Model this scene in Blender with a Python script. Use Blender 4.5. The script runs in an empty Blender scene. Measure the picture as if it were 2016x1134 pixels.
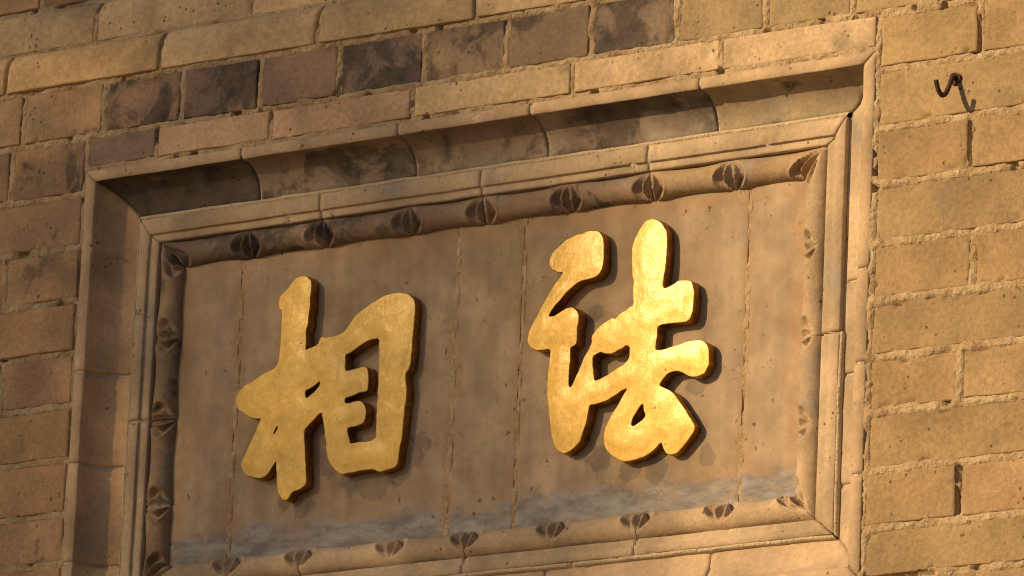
import bpy, math, random
import numpy as np
from mathutils import Vector, Matrix
from mathutils.geometry import delaunay_2d_cdt

# ------------------------------------------------------------------ camera, sky, sun, exposure
scene = bpy.context.scene
coll = scene.collection
cam_data = bpy.data.cameras.new('camera')
cam = bpy.data.objects.new('camera', cam_data)
coll.objects.link(cam)
scene.camera = cam
cam_data.sensor_width = 36.0
cam_data.sensor_fit = 'HORIZONTAL'
cam_data.lens = 246.786
cam_data.clip_start = 0.1
cam_data.clip_end = 2000.0
cam.matrix_world = Matrix(((0.80958675, 0.10931972, 0.57673087, 5.05792976),
                           (0.58538271, -0.22324609, -0.77941533, -6.83547246),
                           (0.04354745, 0.96861261, -0.24473095, -2.14629047),
                           (0, 0, 0, 1)))

SUN_DIR = Vector((-0.61, -1.0, 0.42)).normalized()      # from the wall towards the sun
world = bpy.data.worlds.new('World')
scene.world = world
world.use_nodes = True
wn = world.node_tree
sky = wn.nodes.new('ShaderNodeTexSky')
sky.sky_type = 'NISHITA'
sky.sun_disc = False
sky.sun_elevation = math.asin(SUN_DIR.z)
sky.sun_rotation = math.atan2(SUN_DIR.x, SUN_DIR.y)
sky.air_density = 1.0
sky.dust_density = 1.5
sky.ozone_density = 1.0
bg = wn.nodes['Background']
bg.inputs['Strength'].default_value = 0.05
wn.links.new(sky.outputs['Color'], bg.inputs['Color'])

sun_data = bpy.data.lights.new('sun', 'SUN')
sun_data.energy = 4.4
sun_data.angle = math.radians(0.53)
sun_data.color = (1.0, 0.69, 0.335)
sun = bpy.data.objects.new('sun', sun_data)
coll.objects.link(sun)
sun.rotation_euler = SUN_DIR.to_track_quat('Z', 'Y').to_euler()
sun.location = SUN_DIR * 60

scene.render.engine = 'CYCLES'
scene.cycles.max_bounces = 6
scene.cycles.diffuse_bounces = 3
scene.cycles.glossy_bounces = 3
scene.cycles.filter_width = 1.1
vs = scene.view_settings
vs.view_transform = 'Standard'
vs.look = 'None'
vs.gamma = 1.0
vs.use_curve_mapping = False
vs.exposure = 0.25

GROUND_Z = -3.75
rng = random.Random(7)
NR = np.random.default_rng(11)

# ------------------------------------------------------------------ noise and mesh helpers
def _hash(i, j, k, seed):
    h = (i * 374761393 + j * 668265263 + k * 2147483647 + seed * 1274126177) & 0xFFFFFFFF
    h = ((h ^ (h >> 13)) * 1274126177) & 0xFFFFFFFF
    h = ((h ^ (h >> 16)) * 2246822519) & 0xFFFFFFFF
    return ((h ^ (h >> 15)) & 0xFFFFFF) / float(0xFFFFFF)

def vnoise(x, y, z, seed=0):
    x, y, z = (np.asarray(a, float) for a in np.broadcast_arrays(x, y, z))
    xi, yi, zi = np.floor(x).astype(np.int64), np.floor(y).astype(np.int64), np.floor(z).astype(np.int64)
    fx, fy, fz = x - xi, y - yi, z - zi
    fx, fy, fz = (f * f * (3 - 2 * f) for f in (fx, fy, fz))
    r = 0
    for a in (0, 1):
        for b in (0, 1):
            for c in (0, 1):
                w = (fx if a else 1 - fx) * (fy if b else 1 - fy) * (fz if c else 1 - fz)
                r = r + w * _hash(xi + a, yi + b, zi + c, seed)
    return r * 2 - 1                                    # -1 .. 1

def fbm(x, y, z, freq, octs=3, seed=0, gain=0.5):
    r, a, t = 0, 1.0, 0
    for o in range(octs):
        r = r + a * vnoise(np.asarray(x) * freq, np.asarray(y) * freq, np.asarray(z) * freq, seed + o * 17)
        t += a
        a *= gain
        freq *= 2.07
    return r / t

def smooth(e0, e1, x):
    t = np.clip((x - e0) / (e1 - e0), 0, 1)
    return t * t * (3 - 2 * t)

def grid_faces(nu, nv, off=0, flip=False):
    i, j = np.meshgrid(np.arange(nu - 1), np.arange(nv - 1), indexing='ij')
    a = (i * nv + j).ravel() + off
    q = np.stack([a, a + nv, a + nv + 1, a + 1], 1)
    return q[:, ::-1] if flip else q

def make_mesh(name, verts, faces, mats, mat_idx=None, smooth_shade=True):
    me = bpy.data.meshes.new(name)
    verts = np.asarray(verts, float)
    me.from_pydata(verts.tolist(), [], [list(map(int, f)) for f in faces])
    for m in mats:
        me.materials.append(m)
    if mat_idx is not None:
        me.polygons.foreach_set('material_index', np.asarray(mat_idx, dtype=np.int32))
    if smooth_shade:
        me.polygons.foreach_set('use_smooth', np.ones(len(me.polygons), dtype=bool))
    me.update()
    return me

def add(name, mesh, parent=None, loc=(0, 0, 0), color=None):
    o = bpy.data.objects.new(name, mesh)
    coll.objects.link(o)
    o.location = loc
    if parent is not None:
        o.parent = parent
    if color is not None:
        o.color = color
    return o

def thing(name, label, cat, loc=(0, 0, 0), group=None):
    o = bpy.data.objects.new(name, None)
    coll.objects.link(o)
    o.location = loc
    o['label'] = label
    o['category'] = cat
    if group:
        o['group'] = group
    return o

def tag(o, label, cat, group=None):
    o['label'] = label
    o['category'] = cat
    if group:
        o['group'] = group
    return o

# ------------------------------------------------------------------ materials
class NT:
    def __init__(self, name):
        self.m = bpy.data.materials.new(name)
        self.m.use_nodes = True
        self.t = self.m.node_tree
        self.b = self.t.nodes['Principled BSDF']
    def n(self, kind, **kw):
        nd = self.t.nodes.new(kind)
        for k, v in kw.items():
            setattr(nd, k, v)
        return nd
    def link(self, a, b):
        self.t.links.new(a, b)
    def put(self, sock, v):
        if isinstance(v, bpy.types.NodeSocket):
            self.link(v, sock)
        else:
            sock.default_value = v
    def math(self, op, a, b=0.0, c=None):
        nd = self.n('ShaderNodeMath', operation=op)
        self.put(nd.inputs[0], a)
        self.put(nd.inputs[1], b)
        if c is not None:
            self.put(nd.inputs[2], c)
        return nd.outputs[0]
    def vmath(self, op, a, b):
        nd = self.n('ShaderNodeVectorMath', operation=op)
        self.put(nd.inputs[0], a)
        self.put(nd.inputs[1], b)
        return nd.outputs['Value'] if op in ('DISTANCE', 'LENGTH', 'DOT_PRODUCT') else nd.outputs['Vector']
    def remap(self, v, a, b, c=0.0, d=1.0):
        nd = self.n('ShaderNodeMapRange', interpolation_type='SMOOTHSTEP')
        self.put(nd.inputs['Value'], v)
        self.put(nd.inputs['From Min'], a)
        self.put(nd.inputs['From Max'], b)
        self.put(nd.inputs['To Min'], c)
        self.put(nd.inputs['To Max'], d)
        return nd.outputs['Result']
    def noise(self, p, scale, detail=5.0, rough=0.55, dist=0.0):
        nd = self.n('ShaderNodeTexNoise')
        self.link(p, nd.inputs['Vector'])
        nd.inputs['Scale'].default_value = scale
        nd.inputs['Detail'].default_value = detail
        nd.inputs['Roughness'].default_value = rough
        nd.inputs['Distortion'].default_value = dist
        return nd.outputs['Fac']
    def vor(self, p, scale):
        nd = self.n('ShaderNodeTexVoronoi')
        self.link(p, nd.inputs['Vector'])
        nd.inputs['Scale'].default_value = scale
        return nd.outputs['Distance'], nd.outputs['Color']
    def mix(self, f, a, b, mode='MIX'):
        nd = self.n('ShaderNodeMix', data_type='RGBA', blend_type=mode)
        self.put(nd.inputs[0], f)
        self.put(nd.inputs[6], (*a, 1) if isinstance(a, tuple) else a)
        self.put(nd.inputs[7], (*b, 1) if isinstance(b, tuple) else b)
        return nd.outputs[2]
    def scale_col(self, col, f):
        nd = self.n('ShaderNodeVectorMath', operation='SCALE')
        self.put(nd.inputs[0], col)
        self.put(nd.inputs['Scale'], f)
        return nd.outputs['Vector']
    def pos(self, random_offset=True):
        g = self.n('ShaderNodeNewGeometry').outputs['Position']
        if not random_offset:
            return g
        r = self.n('ShaderNodeObjectInfo').outputs['Random']
        c = self.n('ShaderNodeCombineXYZ')
        self.link(self.math('MULTIPLY', r, 31.0), c.inputs[0])
        self.link(self.math('MULTIPLY', r, 57.0), c.inputs[2])
        return self.vmath('ADD', g, c.outputs[0])
    def stretch(self, p, v):
        return self.vmath('MULTIPLY', p, v)
    def bump(self, h, strength, dist, normal=None):
        nd = self.n('ShaderNodeBump')
        nd.inputs['Strength'].default_value = strength
        nd.inputs['Distance'].default_value = dist
        self.put(nd.inputs['Height'], h)
        if normal is not None:
            self.link(normal, nd.inputs['Normal'])
        return nd.outputs['Normal']
    def done(self, col, rough, normal=None, metallic=0.0, spec=0.25, coat=0.0):
        self.put(self.b.inputs['Base Color'], (*col, 1) if isinstance(col, tuple) else col)
        self.put(self.b.inputs['Roughness'], rough)
        self.put(self.b.inputs['Metallic'], metallic)
        self.put(self.b.inputs['Specular IOR Level'], spec)
        if coat:
            self.b.inputs['Coat Weight'].default_value = coat
            self.b.inputs['Coat Roughness'].default_value = 0.23
            self.link(normal, self.b.inputs['Coat Normal'])
        if normal is not None:
            self.link(normal, self.b.inputs['Normal'])
        return self.m

def fired_clay(name, grain, blotch_scale, warm, stain, pit_amount, crack_amount, speck_amount, relief, base_col=None):
    """Brick clay: the object's colour, its alpha = how far black firing blotches spread over it."""
    t = NT(name)
    info = t.n('ShaderNodeObjectInfo')
    p = t.pos()
    base = info.outputs['Color']
    alpha = info.outputs['Alpha']
    if base_col:
        rgb = t.n('ShaderNodeRGB')
        rgb.outputs[0].default_value = (*base_col, 1)
        base = rgb.outputs[0]
        alpha = 0.03
    big = t.noise(p, 7.0, 2.0)
    mid = t.noise(p, 38.0, 4.0, 0.6)
    fine = t.noise(p, 420.0, 1.0, 0.7)
    v = t.math('ADD', t.remap(big, 0.3, 0.7, 0.76, 1.18), t.math('MULTIPLY', t.math('SUBTRACT', mid, 0.5), 0.55))
    v = t.math('ADD', v, t.math('MULTIPLY', t.math('SUBTRACT', fine, 0.5), grain))
    col = t.scale_col(base, v)
    # dust and lime rubbed over the face
    dust = t.remap(t.noise(p, 19.0, 4.0, 0.65, 0.4), 0.52, 0.74, 0.0, 0.55)
    col = t.mix(dust, col, warm)
    st = t.remap(t.noise(p, 11.0, 3.0, 0.6), 0.55, 0.70, 0.0, 0.6)
    col = t.mix(st, col, stain)
    col = t.mix(t.math('MULTIPLY', t.remap(t.noise(p, 8.0, 2.0, 0.6), 0.36, 0.58), t.math('MULTIPLY', alpha, 1.3)), col, (0.165, 0.120, 0.105))
    # firing blotches
    bn = t.noise(p, blotch_scale, 5.0, 0.66, 0.5)
    thr = t.math('SUBTRACT', 0.74, t.math('MULTIPLY', alpha, 0.46))
    soot = t.remap(t.math('SUBTRACT', bn, thr), -0.03, 0.075, 0.0, 0.9)
    soot = t.math('MULTIPLY', soot, t.remap(mid, 0.25, 0.6, 1.0, 0.55))
    col = t.mix(soot, col, (0.022, 0.023, 0.027))
    # pits
    d, c = t.vor(p, 95.0)
    pit = t.math('MULTIPLY', t.remap(d, 0.10, 0.24, 1.0, 0.0), t.remap(t.noise(p, 26.0, 2.0), 0.70 - pit_amount, 0.78 - pit_amount))
    col = t.mix(t.math('MULTIPLY', pit, 0.75), col, (0.045, 0.028, 0.018))
    h = t.math('ADD', t.math('MULTIPLY', mid, 0.8), t.math('MULTIPLY', fine, 0.35))
    h = t.math('SUBTRACT', h, t.math('MULTIPLY', pit, 0.9))
    ck = t.n('ShaderNodeTexVoronoi', feature='DISTANCE_TO_EDGE')
    wv = t.n('ShaderNodeTexNoise')
    t.link(p, wv.inputs['Vector'])
    wv.inputs['Scale'].default_value = 40.0
    t.link(t.vmath('ADD', p, t.vmath('MULTIPLY', wv.outputs['Color'], (0.06, 0.06, 0.06))), ck.inputs['Vector'])
    ck.inputs['Scale'].default_value = 11.0
    crack = t.math('MULTIPLY', t.remap(ck.outputs['Distance'], 0.006, 0.030, 1.0, 0.0), t.remap(t.noise(p, 17.0, 2.0), 0.56, 0.64))
    crack = t.math('MULTIPLY', crack, crack_amount)
    col = t.mix(t.math('MULTIPLY', crack, 0.6), col, (0.07, 0.04, 0.022))
    speck = t.remap(t.noise(p, 240.0, 0.0), 0.66, 0.76)
    col = t.mix(t.math('MULTIPLY', speck, speck_amount), col, (0.52, 0.42, 0.28))
    h = t.math('SUBTRACT', h, t.math('MULTIPLY', crack, 1.4))
    grit = t.noise(p, 140.0, 2.0, 0.7)
    h = t.math('ADD', h, t.math('MULTIPLY', grit, 0.7))
    col = t.scale_col(col, t.remap(grit, 0.25, 0.75, 1 - grain * 0.45, 1 + grain * 0.45))
    nrm = t.bump(h, relief, 0.0022)
    return t.done(col, t.remap(mid, 0.3, 0.7, 0.74, 0.92), nrm)

M_BRICK = fired_clay('brick_clay', 0.34, 16.0, (0.36, 0.25, 0.15), (0.21, 0.165, 0.105), 0.17, 0.16, 0.07, 0.60)
M_FRAME = fired_clay('moulded_clay', 0.22, 12.0, (0.44, 0.32, 0.21), (0.25, 0.245, 0.245), 0.14, 0.08, 0.03, 0.45)
M_FILLET = fired_clay('outer_fillet_clay', 0.22, 12.0, (0.46, 0.33, 0.215), (0.33, 0.26, 0.19), 0.14, 0.08, 0.03, 0.45, (0.44, 0.325, 0.222))

def mortar_mat(name='lime_mortar', k=0.0):
    t = NT(name)
    p = t.pos(False)
    a = t.noise(p, 30.0, 4.0, 0.65)
    b = t.noise(p, 190.0, 3.0, 0.8)
    col = t.mix(t.remap(a, 0.35, 0.68), (0.35, 0.245, 0.145), (0.52, 0.405, 0.275))
    col = t.mix(t.remap(b, 0.45, 0.75, 0.0, 0.5), col, (0.66, 0.56, 0.42))
    col = t.mix(t.remap(b, 0.40, 0.25, 0.0, 0.6), col, (0.15, 0.085, 0.045))
    if k:
        col = t.mix(k, col, (0.66, 0.575, 0.45))
    nrm = t.bump(t.math('ADD', b, t.math('MULTIPLY', a, 0.5)), 1.0, 0.0050)
    return t.done(col, 0.95, nrm, spec=0.1)
M_MORTAR = mortar_mat()
M_LIME = mortar_mat('pale_lime_putty', 0.55)

PANEL_Y = 0.055
PANEL_JOINTS = (-0.476, -0.1265, -0.0235, 0.3185)
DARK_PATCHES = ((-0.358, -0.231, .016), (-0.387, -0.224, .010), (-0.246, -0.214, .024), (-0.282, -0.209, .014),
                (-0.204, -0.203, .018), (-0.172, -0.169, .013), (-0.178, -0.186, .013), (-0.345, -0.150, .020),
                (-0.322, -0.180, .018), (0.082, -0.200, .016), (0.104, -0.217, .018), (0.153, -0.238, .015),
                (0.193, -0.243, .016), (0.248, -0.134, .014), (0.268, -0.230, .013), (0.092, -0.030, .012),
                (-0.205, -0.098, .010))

def panel_mat():
    t = NT('panel_tile_clay')
    g = t.pos(False)
    p = t.pos()
    sep = t.n('ShaderNodeSeparateXYZ')
    t.link(g, sep.inputs[0])
    x, z = sep.outputs[0], sep.outputs[2]
    big = t.noise(g, 5.0, 4.0)
    mid = t.noise(g, 30.0, 5.0, 0.6)
    fine = t.noise(g, 400.0, 3.0, 0.7)
    col = t.mix(t.remap(big, 0.35, 0.65), (0.315, 0.233, 0.160), (0.362, 0.277, 0.203))
    # brush and rain streaks down the tiles
    st = t.noise(t.stretch(p, (60.0, 60.0, 4.0)), 1.0, 4.0, 0.6)
    v = t.math('ADD', t.remap(mid, 0.25, 0.75, 0.80, 1.18), t.math('MULTIPLY', t.math('SUBTRACT', st, 0.5), 0.42))
    v = t.math('ADD', v, t.math('MULTIPLY', t.math('SUBTRACT', fine, 0.5), 0.20))
    col = t.scale_col(col, v)
    # orange clay slip smeared beside the joints and round the edge
    wob = t.math('MULTIPLY', t.math('SUBTRACT', t.noise(g, 24.0, 5.0, 0.65), 0.5), 0.05)
    dj = None
    for xj in PANEL_JOINTS:
        d = t.math('ABSOLUTE', t.math('SUBTRACT', x, xj + 0.001))
        dj = d if dj is None else t.math('MINIMUM', dj, d)
    for e in (-0.560, 0.392):
        dj = t.math('MINIMUM', dj, t.math('ABSOLUTE', t.math('SUBTRACT', x, e)))
    dj = t.math('MINIMUM', dj, t.math('ABSOLUTE', t.math('SUBTRACT', z, 0.092)))
    dj = t.math('MINIMUM', dj, t.math('ABSOLUTE', t.math('SUBTRACT', z, -0.262)))
    slip = t.remap(t.math('ADD', dj, wob), 0.003, 0.013, 0.5, 0.0)
    slip = t.math('MULTIPLY', slip, t.remap(t.noise(g, 55.0, 4.0, 0.7), 0.40, 0.60, 0.15, 1.0))
    col = t.mix(slip, col, (0.36, 0.20, 0.10))
    # worn blue-grey paint along the foot of the panel
    edge = t.math('ADD', z, t.math('MULTIPLY', t.math('SUBTRACT', t.noise(g, 13.0, 6.0, 0.65, 0.6), 0.5), 0.075))
    blue = t.math('MULTIPLY', t.remap(edge, -0.246, -0.268), t.remap(t.noise(g, 34.0, 6.0, 0.7, 0.8), 0.32, 0.54, 0.25, 0.85))
    bcol = t.mix(t.remap(t.noise(t.stretch(g, (22.0, 22.0, 60.0)), 1.0, 5.0, 0.7), 0.36, 0.66), (0.160, 0.158, 0.182), (0.315, 0.33, 0.355))
    col = t.mix(blue, col, bcol)
    # slate-dark paint left round the feet of the letters
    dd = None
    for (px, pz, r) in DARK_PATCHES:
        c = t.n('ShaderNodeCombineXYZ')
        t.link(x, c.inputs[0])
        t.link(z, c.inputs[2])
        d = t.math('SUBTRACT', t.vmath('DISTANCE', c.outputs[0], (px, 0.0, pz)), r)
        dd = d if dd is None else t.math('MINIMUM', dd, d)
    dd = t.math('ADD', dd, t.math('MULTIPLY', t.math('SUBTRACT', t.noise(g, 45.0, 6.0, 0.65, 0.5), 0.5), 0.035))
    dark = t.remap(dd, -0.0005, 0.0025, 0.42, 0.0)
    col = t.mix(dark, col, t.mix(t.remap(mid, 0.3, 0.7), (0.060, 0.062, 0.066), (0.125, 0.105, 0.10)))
    # scattered pits
    gn = t.n('ShaderNodeTexNoise')
    t.link(g, gn.inputs['Vector'])
    gn.inputs['Scale'].default_value = 170.0
    gw = t.vmath('ADD', t.stretch(g, (1.0, 1.0, 0.72)), t.vmath('MULTIPLY', gn.outputs['Color'], (0.012, 0.012, 0.012)))
    d, c = t.vor(gw, 60.0)
    d2, c2 = t.vor(gw, 170.0)
    pit = t.math('MULTIPLY', t.remap(d, 0.09, 0.17, 1.0, 0.0), t.remap(t.noise(g, 9.0, 3.0), 0.50, 0.64))
    pit2 = t.math('MULTIPLY', t.remap(d2, 0.14, 0.24, 1.0, 0.0), t.remap(t.noise(g, 21.0, 3.0), 0.50, 0.62))
    pits = t.math('MAXIMUM', pit, t.math('MULTIPLY', pit2, 0.7))
    col = t.mix(t.math('MULTIPLY', pits, 0.72), col, (0.075, 0.043, 0.027))
    h = t.math('ADD', t.math('MULTIPLY', mid, 0.6), t.math('MULTIPLY', fine, 0.18))
    h = t.math('SUBTRACT', t.math('ADD', h, t.math('MULTIPLY', slip, 0.35)), t.math('MULTIPLY', pits, 0.8))
    return t.done(col, 0.80, t.bump(h, 0.45, 0.0014))
M_PANEL = panel_mat()

def gold_mat(name, col_a, col_b, rough):
    t = NT(name)
    g = t.pos()
    brush = t.noise(t.stretch(g, (260.0, 260.0, 90.0)), 1.0, 3.0, 0.6, 1.6)
    lump = t.noise(g, 75.0, 4.0, 0.6, 1.2)
    fine = t.noise(g, 330.0, 3.0, 0.6)
    col = t.mix(t.remap(lump, 0.35, 0.68), col_a, col_b)
    d, c = t.vor(g, 70.0)
    wear = t.math('MULTIPLY', t.remap(d, 0.05, 0.13, 1.0, 0.0), t.remap(t.noise(g, 14.0, 3.0), 0.58, 0.64))
    col = t.mix(wear, col, (0.10, 0.055, 0.02))
    h = t.math('ADD', t.math('MULTIPLY', brush, 0.40), t.math('ADD', t.math('MULTIPLY', lump, 0.8), t.math('MULTIPLY', fine, 0.12)))
    r = t.remap(brush, 0.3, 0.7, rough - 0.03, rough + 0.04)
    return t.done(col, r, t.bump(h, 0.36, 0.0011), metallic=1.0, spec=0.5, coat=0.30 if rough > 0.5 else 0.0)
M_GOLD = gold_mat('gold_leaf', (0.44, 0.298, 0.080), (0.51, 0.348, 0.102), 0.61)
M_GOLD_SIDE = gold_mat('shaded_gilding', (0.30, 0.14, 0.035), (0.50, 0.27, 0.07), 0.45)  # aged gilding, browned further to carry the shade on the letter sides

def iron_mat():
    t = NT('rusty_iron')
    g = t.pos(False)
    a = t.noise(g, 140.0, 5.0, 0.7)
    col = t.mix(t.remap(a, 0.35, 0.65), (0.045, 0.030, 0.023), (0.11, 0.060, 0.035))
    return t.done(col, 0.75, t.bump(a, 0.5, 0.0008), metallic=0.25)
M_IRON = iron_mat()

def rust_mat():
    t = NT('red_rust')
    a = t.noise(t.pos(False), 260.0, 4.0, 0.7)
    return t.done(t.mix(t.remap(a, 0.3, 0.7), (0.09, 0.030, 0.018), (0.22, 0.085, 0.04)), 0.9, t.bump(a, 0.6, 0.001))
M_RUST = rust_mat()

def simple(name, a, b, scale, rough=0.9, bs=0.3, bd=0.01):
    t = NT(name)
    n = t.noise(t.pos(False), scale, 6.0, 0.6)
    return t.done(t.mix(t.remap(n, 0.3, 0.7), a, b), rough, t.bump(n, bs, bd))
M_GROUND = simple('paving_dust', (0.19, 0.135, 0.08), (0.27, 0.195, 0.115), 1.5)
M_CORE = simple('rubble_core', (0.24, 0.17, 0.105), (0.34, 0.25, 0.16), 9.0)
M_LEAF = simple('leaf', (0.045, 0.075, 0.02), (0.085, 0.11, 0.03), 3.0, 0.6)
M_BARK = simple('bark', (0.10, 0.07, 0.045), (0.18, 0.13, 0.085), 14.0)

# ------------------------------------------------------------------ ground
gme = make_mesh('ground', [(-300, -500, 0), (300, -500, 0), (300, 100, 0), (-300, 100, 0)], [(0, 1, 2, 3)], [M_GROUND], smooth_shade=False)
ground = add('ground', gme, loc=(0, 0, GROUND_Z))
ground['kind'] = 'structure'

# ------------------------------------------------------------------ the brick wall
FX0, FX1, FZ0, FZ1 = -0.7045, 0.536, -0.420, 0.2385      # outer edge of the carved frame
wall = thing('brick_wall', 'weathered tan and purple-brown brick wall around the carved frame', 'wall', (0, 0, GROUND_Z))

def brick_mesh(w, h, seed, y_of_z=None, fine=0.0035, rough=1.0, depth=0.085):
    """A brick with worn edges; origin at the middle of its face, face towards -y."""
    nu, nv = max(6, int(w / fine)), max(5, int(h / fine))
    ef = lambda n: np.concatenate([[0, .012, .035], np.linspace(.07, .93, n), [.965, .988, 1.0]])
    U, V = np.meshgrid(ef(nu), ef(nv), indexing='ij')
    x, z = (U - .5) * w, (V - .5) * h
    s = seed * 3.71
    # wander of the outline
    nx = fbm(x + s, 0, z - s, 30, 3, seed) * 0.0016 * rough
    nz = fbm(x - s, 5, z + s, 24, 3, seed + 5) * 0.0016 * rough
    ex = np.abs(U - .5) * 2
    ez = np.abs(V - .5) * 2
    x2 = x + nx * ex ** 4 - np.sign(x) * 0.0008 * rough
    z2 = z + nz * ez ** 4 - np.sign(z) * 0.0008 * rough
    dx = np.minimum(U, 1 - U) * w
    dz = np.minimum(V, 1 - V) * h
    d = np.minimum(dx, dz)
    r = 0.0014 + 0.0010 * fbm(x + s, 9, z, 18, 2, seed + 9)
    r = np.clip(r, 0.0006, 1)
    edge = np.where(d < r, r - np.sqrt(np.clip(r * r - (r - np.minimum(d, r)) ** 2, 0, None)), 0)
    chip = smooth(0.34, 0.62, fbm(x - s, 3, z + s, 42, 3, seed + 3)) * smooth(0.010, 0.0, d) * 0.0040 * rough
    y = edge + chip + fbm(x + s, 1, z + s, 22, 4, seed + 21) * 0.0006 * rough
    gouge = smooth(0.50, 0.72, fbm(x * 0.6 + s, 7, z * 1.8, 30, 3, seed + 31)) * 0.0010 * rough
    y = y + gouge
    if y_of_z is not None:
        y = y + y_of_z(V)
    n0, n1 = x2.shape
    front = np.stack([x2, y, z2], -1).reshape(-1, 3)
    faces = [tuple(f) for f in grid_faces(n0, n1)]
    idx = np.arange(n0 * n1).reshape(n0, n1)
    loop = np.concatenate([idx[:, 0], idx[-1, 1:], idx[-2::-1, -1], idx[0, -2:0:-1]])
    back = front[loop].copy()
    back[:, 1] = depth
    off = len(front)
    L = len(loop)
    for i in range(L):
        j = (i + 1) % L
        faces.append((loop[j], loop[i], off + i, off + j))
    faces.append(tuple(off + i for i in range(L)))
    return make_mesh('brick', np.concatenate([front, back]), faces, [M_BRICK])

TAN = [(0.318, 0.222, 0.124), (0.305, 0.214, 0.120), (0.335, 0.230, 0.130), (0.300, 0.212, 0.122)]
BROWN = [(0.430, 0.270, 0.148), (0.400, 0.255, 0.150), (0.455, 0.292, 0.156)]
rects = []                                               # what the mortar runs round
brick_no = [0]

def brick(x0, x1, z0, z1, color, soot=0.0, y0=0.0, y_of_z=None, gap=0.0037, fine=0.0035, rough=1.0, name='brick'):
    brick_no[0] += 1
    k = brick_no[0]
    w, h = (x1 - x0) - 2 * gap, (z1 - z0) - 2 * gap
    me = brick_mesh(w, h, k, y_of_z, fine, rough)
    j = lambda a: rng.uniform(-a, a)
    k_ = rng.uniform(0.90, 1.09)
    c = [max(0.01, v * k_ * rng.uniform(0.985, 1.015)) for v in color]
    o = add(name, me, wall, ((x0 + x1) / 2 + j(.0006), y0 + j(.0009), (z0 + z1) / 2 + j(.0006) - GROUND_Z), (*c, soot))
    o.rotation_euler = (j(.010), j(.004), j(.006))
    rects.append((x0 + gap, x1 - gap, z0 + gap, z1 - gap))
    return o

# courses beside the frame: bed joints, and how the first brick beside the frame ends
LZ = [0.2845, 0.2072, 0.1360, 0.0635, -0.0065, -0.0782, -0.1505, -0.2235, -0.2900, -0.3590, -0.4200]
RZ = [0.2815, 0.2116, 0.1375, 0.0673, -0.0067, -0.0782, -0.1475, -0.2157, -0.2877, -0.3582, -0.4200]
LV = [-0.8331, None, -0.8329, None, -0.8285, None, -0.832, None, -0.830, None]
RV = [0.6834, None, 0.6723, None, 0.6806, None, 0.6667, None, 0.6699, None]
for i in range(10):
    c = BROWN[i % 3]
    z0, z1 = LZ[i + 1], LZ[i]
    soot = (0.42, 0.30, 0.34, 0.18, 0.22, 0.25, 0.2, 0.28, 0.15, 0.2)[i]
    if LV[i]:
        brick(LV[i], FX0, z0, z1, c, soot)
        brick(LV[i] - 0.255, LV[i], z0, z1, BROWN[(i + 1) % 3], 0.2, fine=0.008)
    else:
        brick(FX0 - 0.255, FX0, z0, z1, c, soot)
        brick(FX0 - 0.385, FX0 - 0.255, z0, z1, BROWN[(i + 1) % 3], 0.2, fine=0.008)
    z0, z1 = RZ[i + 1], RZ[i]
    c = TAN[(i * 3) % 4]
    if RV[i]:
        brick(FX1, RV[i], z0, z1, c, 0.02, rough=1.25)
        brick(RV[i], RV[i] + 0.255, z0, z1, TAN[(i + 2) % 4], 0.03, rough=1.25)
    else:
        brick(FX1, FX1 + 0.25, z0, z1, c, 0.05, rough=1.25)
        brick(FX1 + 0.25, FX1 + 0.38, z0, z1, TAN[(i + 1) % 4], 0.03, fine=0.008)
# thin smooth stretchers sitting on the frame
IV = [FX0, -0.587, -0.399, -0.170, 0.0796, 0.3048, FX1]
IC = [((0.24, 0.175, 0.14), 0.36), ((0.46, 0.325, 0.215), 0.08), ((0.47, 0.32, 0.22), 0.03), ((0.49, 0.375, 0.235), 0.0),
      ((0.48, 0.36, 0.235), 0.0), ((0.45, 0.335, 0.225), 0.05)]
for i in range(6):
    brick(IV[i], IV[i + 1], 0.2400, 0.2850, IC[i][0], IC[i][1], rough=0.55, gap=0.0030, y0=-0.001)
# dark header course
HV = [-1.075, -0.950, -0.8177, -0.6795, -0.5497, -0.4205, -0.2914, -0.1554, -0.026, 0.106, 0.2362, 0.3686, 0.4973, 0.628, 0.757, 0.887]
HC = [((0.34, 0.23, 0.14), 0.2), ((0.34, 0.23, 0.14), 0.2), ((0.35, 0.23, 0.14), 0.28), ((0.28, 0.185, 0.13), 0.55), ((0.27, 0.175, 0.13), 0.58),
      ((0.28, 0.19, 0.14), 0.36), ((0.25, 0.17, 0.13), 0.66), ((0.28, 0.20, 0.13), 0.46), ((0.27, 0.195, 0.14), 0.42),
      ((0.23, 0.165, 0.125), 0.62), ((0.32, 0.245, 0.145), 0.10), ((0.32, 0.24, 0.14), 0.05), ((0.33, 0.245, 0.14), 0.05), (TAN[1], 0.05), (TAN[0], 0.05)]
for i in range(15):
    brick(HV[i], HV[i + 1], 0.2845 if HV[i] < 0.5 else 0.2815, 0.3585, HC[i][0], HC[i][1])
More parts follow.
